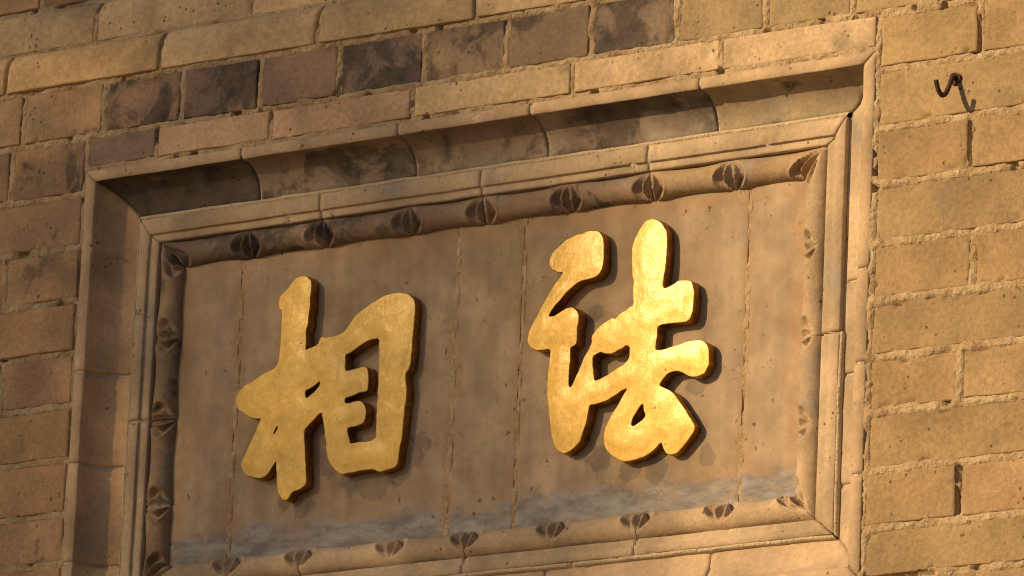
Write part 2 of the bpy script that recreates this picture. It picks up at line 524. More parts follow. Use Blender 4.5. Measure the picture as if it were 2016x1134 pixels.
# two weathering courses with rounded tops, each set back behind the one below
def rounded(depth):
    def f(V):
        a = np.clip((V - 0.42) / 0.58, 0, 1)
        return depth * (1 - np.sqrt(np.clip(1 - a * a, 0, 1)))
    return f
GV = [-1.10, -0.8501, -0.5883, -0.3285, -0.0757, 0.175, 0.43, 0.685, 0.93]
GC = [(0.52, 0.36, 0.20), (0.58, 0.40, 0.215), (0.50, 0.36, 0.22), (0.49, 0.355, 0.215), (0.46, 0.345, 0.21)]
for i in range(8):
    brick(GV[i], GV[i + 1], 0.3585, 0.4205, GC[min(i, 4)], 0.0, y0=-0.004, y_of_z=rounded(0.024 if i < 4 else 0.012), rough=0.5, gap=0.0026)
FV = [-1.23, -0.975, -0.7206, -0.46, -0.205, 0.05, 0.305, 0.56, 0.815]
for i in range(8):
    brick(FV[i], FV[i + 1], 0.4205, 0.4865, (0.48, 0.35, 0.215), 0.0, y0=0.020, y_of_z=rounded(0.022), rough=0.5, gap=0.0026, fine=0.004)
# plain bond above, below and beyond the picture
for r in range(4):
    z0 = 0.4865 + r * 0.0715
    x = -1.22 + (0.13 if r % 2 else 0)
    while x < 0.9:
        w = 0.128 if r % 2 else 0.256
        if r == 0 and x < -0.6:
            w = 0.128
        brick(x, x + w, z0, z0 + 0.0715, rng.choice(BROWN if x < 0.2 else TAN), 0.2, y0=0.043, fine=0.012 if x > -0.7 or r else 0.004)
        x += w
for r in range(4):
    z1 = -0.420 - r * 0.0715
    x = -1.09 + (0.128 if r % 2 else 0)
    while x < 0.85:
        w = 0.128 if r % 2 else 0.256
        near = x > 0.4 and r < 2
        brick(x, x + w, z1 - 0.0715, z1, rng.choice(BROWN if x < -0.1 else TAN), 0.05, fine=0.004 if near else 0.012)
        x += w

# mortar: one rough sheet pressed between the bricks, open behind the frame
def mortar_sheet():
    xs = np.concatenate([np.arange(-1.10, -0.90, 0.012), np.arange(-0.90, 0.80, 0.0023), np.arange(0.80, 0.925, 0.012)])
    zs = np.concatenate([np.arange(-0.72, -0.46, 0.012), np.arange(-0.46, 0.51, 0.0023), np.arange(0.51, 0.785, 0.012)])
    X, Zz = np.meshgrid(xs, zs, indexing='ij')
    def up(z):
        return np.where(z < 0.3585, 0.0, np.where(z < 0.4205, smooth(0.385, 0.4205, z) * 0.020,
               np.where(z < 0.4865, 0.020 + smooth(0.450, 0.4865, z) * 0.022, 0.045)))
    Y = 0.0001 + up(Zz)
    Y = Y + fbm(X, 0, Zz, 40, 4, 3, 0.6) * 0.0050 + fbm(X, 2, Zz, 9, 2, 8) * 0.0022
    Y = Y + fbm(X, 4, Zz, 190, 2, 33) * 0.0015
    Y = Y + smooth(0.50, 0.66, fbm(X, 6, Zz, 46, 2, 44)) * 0.009
    right = smooth(0.3, 0.6, X)
    Y = Y - right * 0.0008
    for (a, b, c, d) in rects:
        i0, i1 = np.searchsorted(xs, [a, b])
        j0, j1 = np.searchsorted(zs, [c, d])
        if i1 <= i0 or j1 <= j0:
            continue
        xx, zz = X[i0:i1, j0:j1], Zz[i0:i1, j0:j1]
        ins = np.minimum(np.minimum(xx - a, b - xx), np.minimum(zz - c, d - zz))
        Y[i0:i1, j0:j1] += np.clip(ins * 1.15, 0, 0.03)
    # perished joints: the mortar has dropped out
    for (a, b, c, d) in ((0.6655, 0.6705, -0.350, -0.292), (0.6690, 0.6725, 0.074, 0.132), (0.6795, 0.6832, 0.218, 0.262), (0.540, 0.640, -0.4235, -0.4165),
                         (-0.708, -0.7035, 0.066, 0.130), (-0.708, -0.7035, -0.145, -0.085), (-0.589, -0.5855, 0.262, 0.284), (-0.2935, -0.2895, 0.288, 0.300)):
        Y += 0.013 * smooth(a - 0.0015, a + 0.0005, X) * smooth(b + 0.0015, b - 0.0005, X) * smooth(c - 0.004, c + 0.004, Zz) * smooth(d + 0.004, d - 0.004, Zz)
    V = np.stack([X, Y, Zz - GROUND_Z], -1).reshape(-1, 3)
    q = grid_faces(len(xs), len(zs))
    ctr = V[q].mean(1)
    cz = ctr[:, 2] + GROUND_Z
    keep = ~((ctr[:, 0] > FX0 + 0.004) & (ctr[:, 0] < FX1 - 0.004) & (cz > FZ0 + 0.004) & (cz < FZ1 - 0.004))
    return make_mesh('mortar', V, q[keep], [M_MORTAR])
mo = add('mortar', mortar_sheet(), wall)

# core of the wall behind, and the wall carried on to the ground and above
def box_mesh(name, x0, x1, y0, y1, z0, z1, mat):
    v = [(x, y, z) for x in (x0, x1) for y in (y0, y1) for z in (z0, z1)]
    f = [(0, 1, 3, 2), (4, 6, 7, 5), (0, 4, 5, 1), (2, 3, 7, 6), (0, 2, 6, 4), (1, 5, 7, 3)]
    return make_mesh(name, v, f, [mat], smooth_shade=False)
add('wall_core', box_mesh('wall_core', -7, 6, 0.0951, 0.50, 0, 6.2, M_CORE), wall)
for (a, b, c, d) in ((-7, -1.101, 0, 6.2), (0.922, 6, 0, 6.2), (-1.101, 0.922, 0, 3.03), (-1.101, 0.922, 4.535, 6.2)):
    add('wall_facing', box_mesh('wall_facing', a, b, 0.004, 0.0949, c, d, M_CORE), wall)

# ------------------------------------------------------------------ the carved frame
frame = thing('carved_frame', 'recessed clay frame with cove and carved bamboo moulding around the lettered panel', 'frame', (0, 0, GROUND_Z))
# profile: offset from the outer edge on the sides, on top and bottom, and depth into the wall
def prof_cove():
    P = [(0.0010, 0.0010, 0.020), (0.0010, 0.0010, 0.004), (0.0014, 0.0014, -0.0015), (0.0030, 0.0030, -0.0030), (0.0100, 0.0095, -0.0034),
         (0.0170, 0.0155, -0.0030), (0.0185, 0.0168, -0.0018), (0.0189, 0.0172, 0.0010)]
    for i in range(1, 15):
        a = i / 14 * math.pi / 2
        P.append((0.0190 + 0.0432 * (1 - math.cos(a)), 0.0173 + 0.0430 * (1 - math.cos(a)), 0.002 + 0.040 * math.sin(a)))
    P.append((0.0628, 0.0608, 0.0440))
    P.append((0.0628, 0.0608, 0.0700))
    return P
def prof_fillet():
    return [(0.0670, 0.0665, 0.070), (0.0670, 0.0665, 0.0390), (0.0673, 0.0668, 0.0368), (0.0685, 0.0680, 0.0358), (0.0755, 0.0770, 0.0356), (0.0817, 0.0866, 0.0358),
            (0.0826, 0.0877, 0.0366), (0.0829, 0.0880, 0.0384), (0.0832, 0.0884, 0.0402), (0.0842, 0.0894, 0.0404), (0.0900, 0.0940, 0.0402), (0.0953, 0.0970, 0.0404),
            (0.0963, 0.0981, 0.0414), (0.0966, 0.0985, 0.0440), (0.0966, 0.0985, 0.070)]
BAM_S, BAM_T, BAM_R, BAM_Y = 0.1140, 0.1155, 0.0178, 0.0545
def prof_bamboo(n=27):
    P = []
    for i in range(n):
        a = -math.pi * 0.56 + i / (n - 1) * math.pi * 1.12     # 0 faces out of the wall
        P.append((BAM_S, BAM_T, BAM_Y, a))
    return P

def foot(ot):                                            # the foot of the frame has narrower fillets
    return np.interp(ot, [0, 0.0610, 0.0665, 0.0880, 0.0985, 0.1155, 0.1400], [0, 0.0650, 0.0700, 0.0815, 0.0915, 0.1090, 0.1335])

def place(side, s, os_, ot):
    if side == 'top':
        return s, FZ1 - ot
    if side == 'bottom':
        return s, FZ0 + foot(ot)
    if side == 'left':
        return FX0 + os_, s
    return FX1 - os_, s

def corner_s(side, os_, ot):
    if side in ('top', 'bottom'):
        return FX0 + os_, FX1 - os_
    return FZ0 + foot(ot), FZ1 - ot

def sweep(side, s0, s1, prof, seed, wear=1.0, step=0.004, gap=0.0016, mats=None, nodes=None, close=True, fillet_rows=0):
    """Run a profile along one side of the frame from s0 to s1 (None: mitre at that corner)."""
    nominal = corner_s(side, 0.06, 0.06)
    a_ = nominal[0] if s0 is None else s0
    b_ = nominal[1] if s1 is None else s1
    n = max(8, int((b_ - a_) / step))
    cols = []
    T = np.linspace(0, 1, n + 1)
    for k, p in enumerate(prof):
        if nodes is None:
            os_, ot, y = p
            lo, hi = corner_s(side, os_, ot)
            lo = lo + 0.0007 if s0 is None else s0 + gap
            hi = hi - 0.0007 if s1 is None else s1 - gap
            s = lo + (hi - lo) * T
            X, Zz = place(side, s, np.full_like(s, os_), np.full_like(s, ot))
            Y = np.full_like(s, y)
        else:
            cs, ct, y, a = p
            lo, hi = corner_s(side, cs + BAM_R * -math.sin(a) * -1, ct + BAM_R * math.sin(a))
            clo, chi = lo, hi
            lo = lo + 0.0005 if s0 is None else s0 + gap * 0.4
            hi = hi - 0.0005 if s1 is None else s1 - gap * 0.4
            s = lo + (hi - lo) * T
            r = np.full_like(s, BAM_R * 0.90)
            for (sn, L) in nodes:
                c = clo if sn == 'lo' else chi if sn == 'hi' else sn
                ds = s - c
                r = r + BAM_R * 0.17 * np.exp(-(ds / 0.034) ** 2)
                a0 = {'top': 0.32, 'left': 0.10, 'right': 0.62, 'bottom': 0.62}[side]
                lens = max(0.0, math.cos(min(1.0, abs(a - a0) / (1.12 if side in ('right', 'bottom') else 1.34)) * math.pi / 2)) ** 0.9
                if lens > 0.03:
                    u = ds / (L * lens)
                    v = np.mod((u + 1) * 1.5, 1.0) * 2 - 1
                    ins = np.abs(u) < 1
                    sc = np.where(ins, (1 - np.abs(v) ** 1.7), 0)
                    r = r - sc * {'right': 0.0085, 'bottom': 0.0125}.get(side, 0.0112) * min(1.0, lens * 1.3)
                    rim = np.exp(-((np.abs(u) - 1.04) / 0.10) ** 2) * 0.0010 * lens
                    r = r + rim
            r = r + fbm(s, a * 0.02, seed, 26, 3, seed) * 0.0009
            os_, ot = cs + r * math.sin(a), ct + r * math.sin(a)
            X, Zz = place(side, s, os_, ot)
            Y = y - r * math.cos(a)
        w = fbm(X + seed, Y * 1.0, Zz, 33, 3, seed) * 0.00055 * wear
        Y = Y + w
        if nodes is None and 0 < k < len(prof) - 1:
            ch = smooth(0.42, 0.66, fbm(X, seed * 1.7, Zz, 48, 3, seed + 4))
            Y = Y + ch * 0.0024 * wear
            n2 = fbm(X, Zz, seed, 28, 3, seed + 40) * 0.0006 * wear
            if side in ('top', 'bottom'):
                Zz = Zz + n2
            else:
                X = X + n2
            near = np.minimum(s - s[0], s[-1] - s)
            rr = smooth(0.004, 0.0, near)
            Y = Y + rr * 0.0012
        cols.append(np.stack([X, Y, Zz - GROUND_Z], -1))
    V = np.stack(cols, 1)                                       # along, profile
    nu, nv = V.shape[:2]
    flip = side in ('top', 'right')
    f = [tuple(q) for q in grid_faces(nu, nv, 0, flip)]
    if close:
        e0 = tuple(range(nv))
        e1 = tuple((nu - 1) * nv + i for i in range(nv))
        f.append(e0[::-1] if flip else e0)
        f.append(e1 if flip else e1[::-1])
    c = V.reshape(-1, 3)
    mi = None
    if fillet_rows:
        mi = np.zeros(len(f), int)
        j = np.tile(np.arange(nv - 1), nu - 1)
        mi[:len(j)] = (j < fillet_rows)
    return make_mesh('moulding', c, f, mats or [M_FRAME, M_FILLET], mi)

COVE = {'top': [None, -0.4425, -0.1900, 0.0175, 0.2755, None], 'left': [None, -0.290, -0.1581, -0.0353, None],
        'right': [None, -0.290, -0.1523, -0.0358, None], 'bottom': [None, -0.44, -0.185, 0.04, 0.289, None]}
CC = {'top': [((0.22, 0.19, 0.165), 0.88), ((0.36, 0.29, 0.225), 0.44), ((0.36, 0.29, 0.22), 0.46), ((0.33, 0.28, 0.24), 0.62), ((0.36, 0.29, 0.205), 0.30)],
      'left': [((0.52, 0.365, 0.225), 0.12), ((0.52, 0.355, 0.225), 0.16), ((0.57, 0.39, 0.235), 0.08), ((0.54, 0.375, 0.235), 0.18)],
      'right': [((0.44, 0.34, 0.245), 0.05)] * 4, 'bottom': [((0.45, 0.335, 0.235), 0.05)] * 5}
FIL = {'top': [None, -0.3400, -0.0840, 0.1735, None], 'left': [None, -0.0998, None], 'right': [None, -0.0988, None], 'bottom': [None, -0.3460, -0.0850, 0.1770, None]}
NODES = {'top': ['lo', -0.4600, -0.3400, -0.2000, -0.0820, 0.0500, 0.1750, 0.2965, 'hi'],
         'bottom': ['lo', -0.4620, -0.3460, -0.2010, -0.0840, 0.0490, 0.1765, 0.3010, 'hi'],
         'left': ['lo', -0.2140, -0.1010, 0.0110, 'hi'], 'right': ['lo', -0.2080, -0.0960, 0.0130, 'hi']}
sd = 100
for side in ('top', 'right', 'bottom', 'left'):
    S = COVE[side]
    for i in range(len(S) - 1):
        sd += 1
        c, soot = CC[side][i]
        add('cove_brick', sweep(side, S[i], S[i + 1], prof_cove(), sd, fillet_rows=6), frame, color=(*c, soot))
    S = FIL[side]
    for i in range(len(S) - 1):
        sd += 1
        k_ = rng.uniform(0.93, 1.06)
        c = [v * k_ for v in (0.445, 0.345, 0.245)]
        add('fillet_brick', sweep(side, S[i], S[i + 1], prof_fillet(), sd, 1.1), frame, color=(*c, 0.04))
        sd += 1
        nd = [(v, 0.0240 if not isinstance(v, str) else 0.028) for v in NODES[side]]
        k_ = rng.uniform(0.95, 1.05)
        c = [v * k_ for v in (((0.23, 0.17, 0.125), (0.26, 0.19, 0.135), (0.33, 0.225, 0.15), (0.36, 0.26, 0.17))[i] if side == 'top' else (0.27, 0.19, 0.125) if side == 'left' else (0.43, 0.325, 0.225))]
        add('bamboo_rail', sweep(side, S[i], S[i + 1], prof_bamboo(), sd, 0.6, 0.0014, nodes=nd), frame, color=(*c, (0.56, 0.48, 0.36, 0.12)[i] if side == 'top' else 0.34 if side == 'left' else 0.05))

# mortar bed of the frame, showing in its joints
def bed(side):
    off = 0.0022
    P = [(0.0030, 0.0030, 0.030), (0.0032, 0.0032, off - 0.003), (0.0100, 0.0095, off - 0.0034), (0.0150, 0.0135, off - 0.0030), (0.0166, 0.0150, off - 0.001)]
    for i in range(1, 13):
        a = i / 12 * math.pi / 2
        P.append((0.0190 + 0.0428 * (1 - math.cos(a)) - off * math.cos(a), 0.0173 + 0.0426 * (1 - math.cos(a)) - off * math.cos(a), 0.002 + (0.040 + off) * math.sin(a)))
    P += [(0.0624, 0.0604, 0.0425), (0.0632, 0.0616, 0.0376), (0.0646, 0.0634, 0.0361), (0.0662, 0.0654, 0.0358), (0.0675, 0.0668, 0.0378), (0.0690, 0.0680, 0.0390), (0.0765, 0.0770, 0.0378), (0.0815, 0.0866, 0.0380), (0.0850, 0.0900, 0.0424), (0.0940, 0.0960, 0.0424), (0.0985, 0.1000, 0.0560)]
    return P
for side in ('top', 'right', 'bottom', 'left'):
    sd += 1
    if side == 'right':                                         # the upper joint on this side has lost its mortar
        P = [(a, b, c + (0.0075 if 0.0628 < a < 0.0680 else 0)) for a, b, c in bed(side)]
        add('joint_mortar', sweep(side, -0.0988, None, P, sd, 2.2, 0.003, gap=0, mats=[M_LIME], close=False), frame)
        add('joint_mortar', sweep(side, None, -0.0988, bed(side), sd + 500, 2.2, 0.003, gap=0, mats=[M_LIME], close=False), frame)
        continue
    me = sweep(side, None, None, bed(side), sd, 2.2, 0.003, mats=[M_LIME], close=False)
    add('joint_mortar', me, frame)

# the sunk panel: five upright clay tiles
edges = [FX0 + BAM_S] + list(PANEL_JOINTS) + [FX1 - BAM_S]
for i in range(5):
    x0, x1 = edges[i] + 0.0019, edges[i + 1] - 0.0019
    z0, z1 = FZ0 + 0.107, FZ1 - 0.113
    nu, nv = max(10, int((x1 - x0) / 0.004)), int((z1 - z0) / 0.004)
    ef = lambda n: np.concatenate([[0, .004], np.linspace(.012, .988, n), [.996, 1.0]])
    U, V = np.meshgrid(ef(nu), ef(nv), indexing='ij')
    X = x0 + U * (x1 - x0)
    Zz = z0 + V * (z1 - z0)
    dx = np.minimum(X - x0, x1 - X)
    X = X + fbm(X * 0 + i * 3 + np.sign(U - .5), 0, Zz, 40, 4, 60 + i) * 0.0010 * (np.abs(U - .5) * 2) ** 30
    Y = PANEL_Y + fbm(X, i, Zz, 14, 3, 70 + i) * 0.0007 + smooth(0.003, 0, dx) * 0.0008 + (0.0, 0.0006, -0.0004, 0.0003, -0.0005)[i]
    V3 = np.stack([X, Y, Zz - GROUND_Z], -1).reshape(-1, 3)
    f = grid_faces(*X.shape)
    n0, n1 = X.shape
    idx = np.arange(n0 * n1).reshape(n0, n1)
    loop = np.concatenate([idx[:, 0], idx[-1, 1:], idx[-2::-1, -1], idx[0, -2:0:-1]])
    back = V3[loop].copy()
    back[:, 1] = 0.090
    L = len(loop)
    f = [tuple(q) for q in f] + [(loop[(k + 1) % L], loop[k], n0 * n1 + k, n0 * n1 + (k + 1) % L) for k in range(L)]
    add('panel_tile', make_mesh('panel_tile', np.concatenate([V3, back]), f, [M_PANEL]), frame)
# mortar backing behind the tiles
sd += 1
xs = np.arange(FX0 + 0.10, FX1 - 0.10, 0.0025)
zs = np.arange(FZ0 + 0.10, FZ1 - 0.10, 0.003)
X, Zz = np.meshgrid(xs, zs, indexing='ij')
Y = PANEL_Y + 0.0006 + fbm(X, 0, Zz, 55, 3, 91) * 0.0030
Y = Y + np.clip((np.min([np.abs(X - e) for e in PANEL_JOINTS], axis=0) - 0.0045) * 2, 0, 0.012)
add('joint_mortar', make_mesh('panel_bed', np.stack([X, Y, Zz - GROUND_Z], -1).reshape(-1, 3), grid_faces(len(xs), len(zs)), [M_MORTAR]), frame)

# ------------------------------------------------------------------ the two gilded letters
LETTER_T = 0.0165
# outlines in tenths of a millimetre on the wall (x, z alternating): outer loop, then holes
XIANG = [[-3661,676,-3580,655,-3517,597,-3489,500,-3490,343,-3496,159,-3503,3,-3531,-108,-3515,-252,-3523,-342,-3465,-319,-3397,-298,-3328,-286,-3305,-217,-3272,-184,-3212,-205,-3126,-194,-3023,-186,-2938,-167,-2894,-149,-2825,-43,-2754,34,-2688,83,-2594,130,-2461,194,-2327,250,-2192,280,-2037,268,-1933,234,-1843,159,-1812,85,-1804,-43,-1815,-210,-1824,-406,-1827,-588,-1843,-713,-1863,-772,-1906,-804,-1892,-918,-1875,-1031,-1885,-1156,-1897,-1351,-1913,-1545,-1930,-1710,-1956,-1847,-1972,-1971,-2020,-2022,-2138,-2039,-2205,-2060,-2263,-2063,-2344,-2019,-2498,-2012,-2668,-2024,-2822,-2037,-2891,-2022,-2982,-1943,-3057,-1851,-3090,-1764,-3114,-1593,-3146,-1421,-3179,-1277,-3202,-1190,-3301,-1259,-3400,-1339,-3466,-1395,-3455,-1559,-3442,-1758,-3414,-1985,-3408,-2084,-3436,-2124,-3537,-2170,-3630,-2184,-3688,-2255,-3720,-2288,-3783,-2279,-3847,-2211,-3889,-2095,-3903,-1995,-3912,-1853,-3915,-1754,-3944,-1793,-4008,-1872,-4074,-1936,-4142,-1960,-4265,-1943,-4390,-1905,-4465,-1842,-4502,-1753,-4476,-1671,-4413,-1563,-4350,-1456,-4272,-1322,-4225,-1228,-4194,-1168,-4282,-1165,-4389,-1137,-4499,-1072,-4591,-1006,-4649,-929,-4647,-858,-4590,-764,-4506,-701,-4421,-667,-4352,-646,-4267,-604,-4164,-566,-4079,-538,-3993,-513,-3962,-445,-3951,-347,-3948,-176,-3945,-6,-3948,137,-3961,239,-3998,263,-4027,332,-4011,416,-3953,481,-3869,543,-3811,622,-3744,666],
 [-3481,-879,-3430,-870,-3362,-840,-3296,-799,-3245,-776,-3259,-831,-3324,-895,-3408,-949,-3465,-979],
 [-3968,-1372,-3924,-1295,-3913,-1304,-3933,-1365,-3976,-1403],
 [-2867,-468,-2816,-463,-2733,-421,-2632,-375,-2549,-333,-2464,-314,-2348,-307,-2339,-463,-2325,-746,-2324,-943,-2329,-1139,-2336,-1306,-2332,-1475,-2333,-1587,-2368,-1625,-2435,-1638,-2555,-1637,-2658,-1638,-2726,-1648,-2736,-1588,-2761,-1516,-2780,-1435,-2705,-1432,-2619,-1429,-2535,-1404,-2491,-1332,-2487,-1235,-2516,-1162,-2560,-1115,-2657,-1094,-2759,-1108,-2834,-1115,-2838,-1052,-2764,-1032,-2679,-1013,-2612,-991,-2543,-996,-2485,-982,-2470,-899,-2470,-787,-2489,-700,-2529,-657,-2615,-659,-2734,-674,-2854,-690,-2854,-577]]
FA = [[938,737,1009,714,1075,647,1102,520,1118,342,1113,225,1072,156,1004,111,900,99,795,97,710,65,625,10,524,-76,424,-168,340,-247,301,-301,333,-314,414,-308,499,-264,585,-236,665,-233,737,-276,783,-354,781,-442,757,-528,769,-631,760,-718,699,-747,664,-752,671,-899,663,-1074,668,-1250,697,-1267,739,-1199,802,-1074,881,-907,946,-811,994,-729,989,-641,1055,-560,1139,-505,1224,-467,1292,-440,1345,-457,1394,-407,1479,-373,1563,-330,1608,-314,1592,-210,1584,-107,1593,-6,1561,86,1543,234,1533,382,1551,512,1604,623,1669,718,1718,771,1804,784,1909,754,1988,686,2048,586,2065,437,2070,261,2059,117,2047,1,2047,-139,2105,-139,2189,-102,2273,-65,2376,-68,2456,-98,2494,-180,2508,-342,2501,-486,2468,-584,2401,-620,2281,-616,2145,-615,2042,-615,1991,-633,1986,-749,1979,-879,1974,-928,2091,-929,2226,-906,2362,-877,2497,-854,2599,-853,2686,-883,2747,-962,2759,-1093,2758,-1208,2704,-1289,2620,-1323,2519,-1330,2432,-1295,2362,-1247,2309,-1224,2241,-1229,2157,-1246,2108,-1298,2036,-1378,2113,-1415,2218,-1469,2289,-1534,2362,-1628,2453,-1753,2525,-1847,2580,-1938,2566,-2009,2502,-2089,2404,-2180,2323,-2258,2239,-2278,2169,-2257,2122,-2195,2090,-2097,2028,-2157,1928,-2219,1811,-2265,1675,-2295,1572,-2302,1468,-2269,1361,-2207,1289,-2142,1233,-2064,1218,-1961,1234,-1861,1287,-1750,1368,-1642,1449,-1534,1513,-1439,1569,-1373,1494,-1394,1393,-1441,1291,-1483,1189,-1513,1068,-1527,999,-1523,980,-1632,958,-1746,912,-1872,872,-1970,799,-2035,714,-2085,628,-2106,539,-2068,466,-2002,427,-1911,390,-1747,367,-1569,337,-1391,322,-1243,329,-1039,346,-835,355,-733,243,-736,119,-729,29,-684,-20,-619,-21,-531,16,-432,97,-308,178,-170,276,-33,375,103,441,184,490,243,402,248,312,287,248,369,258,456,317,538,419,615,539,675,677,712,782,720,833,738],
 [1020,-907,1071,-883,1139,-861,1210,-898,1298,-908,1366,-886,1468,-853,1518,-815,1570,-835,1582,-938,1562,-1009,1495,-1060,1410,-1094,1275,-1153,1156,-1199,1053,-1226,1037,-1113,1024,-995],
 [1635,-1829,1666,-1745,1731,-1665,1796,-1584,1815,-1630,1818,-1688,1847,-1734,1805,-1788,1722,-1837,1654,-1854]]


def loop_pts(flat, seed, hole):
    P = np.array(flat, float).reshape(-1, 2) * 1e-4
    for _ in range(1):                                           # soften the traced corners a little
        A, B = P, np.roll(P, -1, 0)
        P = np.stack([A * .80 + B * .20, A * .20 + B * .80], 1).reshape(-1, 2)
    d = np.linalg.norm(np.roll(P, -1, 0) - P, axis=1)
    c = np.concatenate([[0], np.cumsum(d)])
    n = max(10, int(c[-1] / 0.0016))
    s = np.linspace(0, c[-1], n, endpoint=False)
    Q = np.stack([np.interp(s, c, np.append(P[:, k], P[0, k])) for k in (0, 1)], 1)
    Q = Q + np.stack([fbm(Q[:, 0], seed, Q[:, 1], 120, 3, seed + k) for k in (1, 2)], 1) * 0.0009
    area = np.sum(Q[:, 0] * np.roll(Q[:, 1], -1) - Q[:, 1] * np.roll(Q[:, 0], -1))
    if (area < 0) != hole:
        Q = Q[::-1]
    return Q

def inside(pts, loops):
    r = np.zeros(len(pts), bool)
    for L in loops:
        A, B = L, np.roll(L, -1, 0)
        for a, b in zip(A, B):
            c = (a[1] > pts[:, 1]) != (b[1] > pts[:, 1])
            if b[1] != a[1]:
                r ^= c & (pts[:, 0] < (b[0] - a[0]) * (pts[:, 1] - a[1]) / (b[1] - a[1]) + a[0])
    return r

def dist_to(pts, loops):
    S = np.concatenate(loops)
    d = np.full(len(pts), 9.0)
    for L in loops:
        A, B = L, np.roll(L, -1, 0)
        for a, b in zip(A, B):
            ab = b - a
            t = np.clip(((pts - a) @ ab) / max(ab @ ab, 1e-12), 0, 1)
            d = np.minimum(d, np.linalg.norm(pts - a - t[:, None] * ab, axis=1))
    return d

def letter(name, data, seed, label):
    loops = [loop_pts(f, seed + i, i > 0) for i, f in enumerate(data)]
    lo, hi = loops[0].min(0), loops[0].max(0)
    gx, gz = np.meshgrid(np.arange(lo[0], hi[0], 0.0026), np.arange(lo[1], hi[1], 0.0026), indexing='ij')
    G = np.stack([gx.ravel(), gz.ravel()], 1) + NR.uniform(-.0005, .0005, (gx.size, 2))
    G = G[inside(G, loops)]
    dG = dist_to(G, loops)
    G = G[dG > 0.0040]
    rings = []
    for L in loops:                                              # rings just inside the edge for the rounded arris
        tng = np.roll(L, -1, 0) - np.roll(L, 1, 0)
        tng /= np.linalg.norm(tng, axis=1)[:, None]
        nrm = np.stack([-tng[:, 1], tng[:, 0]], 1)
        for k in (0.0003, 0.0007, 0.0013):
            R_ = L + nrm * k
            ok = (dist_to(R_, loops) > k * 0.85) & inside(R_, loops)
            rings.append(R_[ok])
    bnd = np.concatenate(loops)
    pts = np.concatenate([bnd] + rings + [G])
    E_, o = [], 0
    for L in loops:
        E_ += [(o + i, o + (i + 1) % len(L)) for i in range(len(L))]
        o += len(L)
    vo, eo, fo, ov, oe, of = delaunay_2d_cdt([Vector(p) for p in pts], E_, [], 0, 1e-7)
    vo = np.array([tuple(v) for v in vo])
    tri = np.array([list(f) for f in fo])
    ctr = vo[tri].mean(1)
    tri = tri[inside(ctr, loops)]
    d = dist_to(vo, loops)
    r = 0.0010
    bev = np.where(d < r, r - np.sqrt(np.clip(r * r - (r - np.minimum(d, r)) ** 2, 0, None)), 0) * 0.75
    y = PANEL_Y - LETTER_T + bev + fbm(vo[:, 0], seed, vo[:, 1], 26, 3, seed) * 0.0010 + fbm(vo[:, 0], seed, vo[:, 1], 90, 2, seed + 2) * 0.00012
    mid_ = (lo + hi) / 2
    rr_ = np.sum(((vo - mid_) / 0.16) ** 2, axis=1)
    y = y - 0.0008 * smooth(0, 0.018, d) + 0.0042 * (rr_ - 0.5)
    V = [(a, b, c) for a, b, c in zip(vo[:, 0], y, vo[:, 1])]
    a, b, c = vo[tri[:, 0]], vo[tri[:, 1]], vo[tri[:, 2]]
    cr = (b[:, 0] - a[:, 0]) * (c[:, 1] - a[:, 1]) - (b[:, 1] - a[:, 1]) * (c[:, 0] - a[:, 0])
    tri = np.where((cr > 0)[:, None], tri, tri[:, ::-1])         # facing -y
    faces = [tuple(t) for t in tri]
    mi = [0] * len(faces)
    # side walls from the boundary edges
    from collections import Counter
    cnt = Counter()
    for t in tri:
        for i in range(3):
            cnt[(int(t[i]), int(t[(i + 1) % 3]))] += 1
    bed_ = [e for e in cnt if (e[1], e[0]) not in cnt]
    idx = {}
    def ext(i, k):
        key = (i, k)
        if key not in idx:
            idx[key] = len(V)
            yy = V[i][1]
            w = float(fbm(V[i][0], k, V[i][2], 70, 2, seed + 8)) * 0.0007
            V.append((V[i][0] + w, yy + (PANEL_Y + 0.0014 - yy) * k, V[i][2] + w))
        return idx[key]
    for (i, j) in bed_:
        p, q = i, j
        for k in (0.12, 0.55, 1.0):
            pi, qi = ext(i, k), ext(j, k)
            faces.append((q, p, pi, qi))
            mi.append(1)
            p, q = pi, qi
    base = Vector(((lo[0] + hi[0]) / 2, PANEL_Y, lo[1]))
    V = [(x - base.x, y_ - base.y, z - base.z) for x, y_, z in V]
    me = make_mesh(name, V, faces, [M_GOLD, M_GOLD_SIDE], mi)
    return tag(add(name, me, None, base), label, 'letter', 'gilded letters on the panel')

letter('gilded_letter', XIANG, 301, 'dull gold raised letter with a boxed right side, on the shaded left of the panel')
letter('gilded_letter', FA, 401, 'bright sunlit gold raised letter with a tall middle stroke and looped foot')

# ------------------------------------------------------------------ the iron hook in the brickwork
hook = thing('iron_hook', 'small rusty iron wire hook sticking out of the tan brick right of the frame', 'hook', (0.6494, 0, 0.1865))
def tube(name, path, radii, mat, sides=10, cap=True):
    path = [Vector(p) for p in path]
    V, F = [], []
    for i, p in enumerate(path):
        t = (path[min(i + 1, len(path) - 1)] - path[max(i - 1, 0)]).normalized()
        u = t.cross(Vector((1, 0, 0.01))).normalized()
        w = t.cross(u)
        for k in range(sides):
            a = 2 * math.pi * k / sides
            V.append(p + (u * math.cos(a) + w * math.sin(a)) * radii[i])
    for i in range(len(path) - 1):
        for k in range(sides):
            a, b = i * sides + k, i * sides + (k + 1) % sides
            F.append((a, b, b + sides, a + sides))
    if cap:
        F.append(tuple(range(sides))[::-1])
        F.append(tuple((len(path) - 1) * sides + k for k in range(sides)))
    return make_mesh(name, [tuple(v) for v in V], F, [mat])
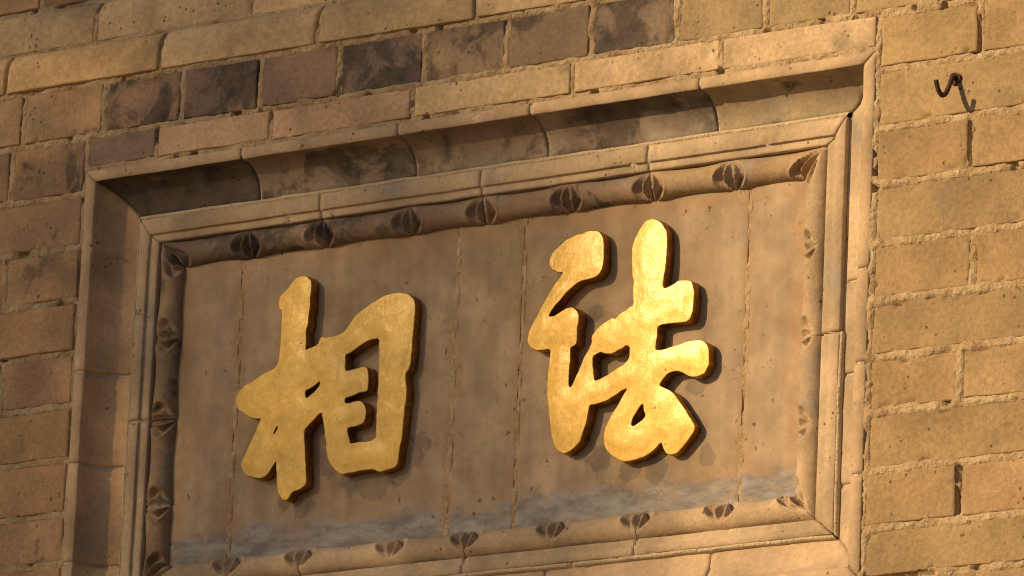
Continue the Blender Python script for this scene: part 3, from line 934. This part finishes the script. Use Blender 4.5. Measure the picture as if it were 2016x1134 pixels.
def spline(P, n=8):
    P = [Vector(p) for p in P]
    out = []
    for i in range(len(P) - 1):
        a, b, c, d = P[max(i - 1, 0)], P[i], P[i + 1], P[min(i + 2, len(P) - 1)]
        for k in range(n):
            t = k / n
            out.append(0.5 * ((2 * b) + (c - a) * t + (2 * a - 5 * b + 4 * c - d) * t * t + (3 * b - a - 3 * c + d) * t ** 3))
    out.append(P[-1])
    return out
hp = spline([(0, 0.012, 0.001), (0, -0.004, 0.001), (0, -0.0095, -0.003), (0.0005, -0.0165, -0.0145), (0.001, -0.0235, -0.0245), (0.001, -0.0315, -0.0285),
             (0.0005, -0.0385, -0.0245), (0, -0.0425, -0.0165), (0, -0.0435, -0.0125)])
add('wire', tube('wire', hp, [0.0030 + 0.0003 * math.sin(i * 1.7) for i in range(len(hp))], M_IRON), hook)
# rusted sleeve driven into the brick, its shadowed hole painted as a dark plug
sl = []
RI = [(0.0080, 0.006), (0.0080, -0.0028), (0.0072, -0.0042), (0.0062, -0.0036), (0.0058, -0.0022)]
for (r_, y_) in RI:
    for k in range(20):
        a = 2 * math.pi * k / 20
        rr = r_ * (1 + 0.07 * math.sin(a * 3 + 1))
        sl.append((rr * math.cos(a), y_, rr * math.sin(a) - 0.0005))
sf = [(i * 20 + k, i * 20 + (k + 1) % 20, (i + 1) * 20 + (k + 1) % 20, (i + 1) * 20 + k) for i in range(4) for k in range(20)]
sf.append(tuple(80 + k for k in range(20)))
add('sleeve', make_mesh('sleeve', sl, sf, [M_RUST, M_IRON], [0] * 40 + [1] * 41), hook)

# ------------------------------------------------------------------ unseen tree, added to cast the shade on the wall's left
def make_tree():
    dist = 20.0
    u_ = Vector((0, 0, 1)).cross(SUN_DIR).normalized()           # level, across the sunlight
    v_ = SUN_DIR.cross(u_).normalized()
    hu, hv, hw = 1.8, 1.7, 1.0                                   # half width, height and depth of the crown
    ctr = Vector((SHADE_EDGE - hu * 1.17, 0, 0)) + SUN_DIR * dist
    base = Vector((ctr.x, ctr.y, GROUND_Z))
    tree = thing('added_shade_tree', 'unseen leafy tree added across from the wall to shade its left half', 'tree', base)
    h = ctr.z - GROUND_Z
    tp = spline([(0, 0, 0), (0.1, 0.05, h * .3), (-0.05, 0.1, h * .55), (0.05, 0, h * .75), (0.1, 0, h)], 5)
    add('trunk', tube('trunk', tp, [0.24 - 0.19 * i / len(tp) for i in range(len(tp))], M_BARK, 12), tree)
    for (a, b) in ((-1.2, 0.6), (1.1, 0.5), (-0.7, 1.2), (0.6, 1.2), (-1.3, -0.5), (1.1, -0.6)):
        end = Vector((0, 0, h)) + u_ * a + v_ * b
        st = Vector((0, 0.05, h * .66))
        lp = spline([st, (st + end) / 2 + Vector((0, 0, -.25)), end], 5)
        add('limb', tube('limb', lp, [0.07 - 0.055 * i / len(lp) for i in range(len(lp))], M_BARK, 8), tree)
    R = np.random.default_rng(5)
    n = LEAF_COUNT
    q = R.uniform(-1, 1, (n * 2, 3))
    q = q[(np.abs(q) ** 5).sum(1) < 1][:n]  # squared-off crown, shaped so its edge lays the shade line
    n = len(q)
    C = np.array([hu, hv, hw]) * q + R.normal(size=(n, 3)) * 0.075
    P = np.array([0, 0, h]) + C[:, :1] * np.array(u_) + C[:, 1:2] * np.array(v_) + C[:, 2:] * np.array(SUN_DIR)
    A = R.normal(size=(n, 3))
    A /= np.linalg.norm(A, axis=1)[:, None]
    B = np.cross(A, R.normal(size=(n, 3)))
    B /= np.linalg.norm(B, axis=1)[:, None]
    sz = R.uniform(0.030, 0.055, (n, 1))
    V = np.stack([P - A * sz, P + B * sz * .45, P + A * sz, P - B * sz * .45], 1).reshape(-1, 3)
    F = np.arange(n * 4).reshape(n, 4)
    add('crown', make_mesh('crown', V, F, [M_LEAF], smooth_shade=False), tree)
SHADE_EDGE = 0.10
LEAF_COUNT = 24500
make_tree()
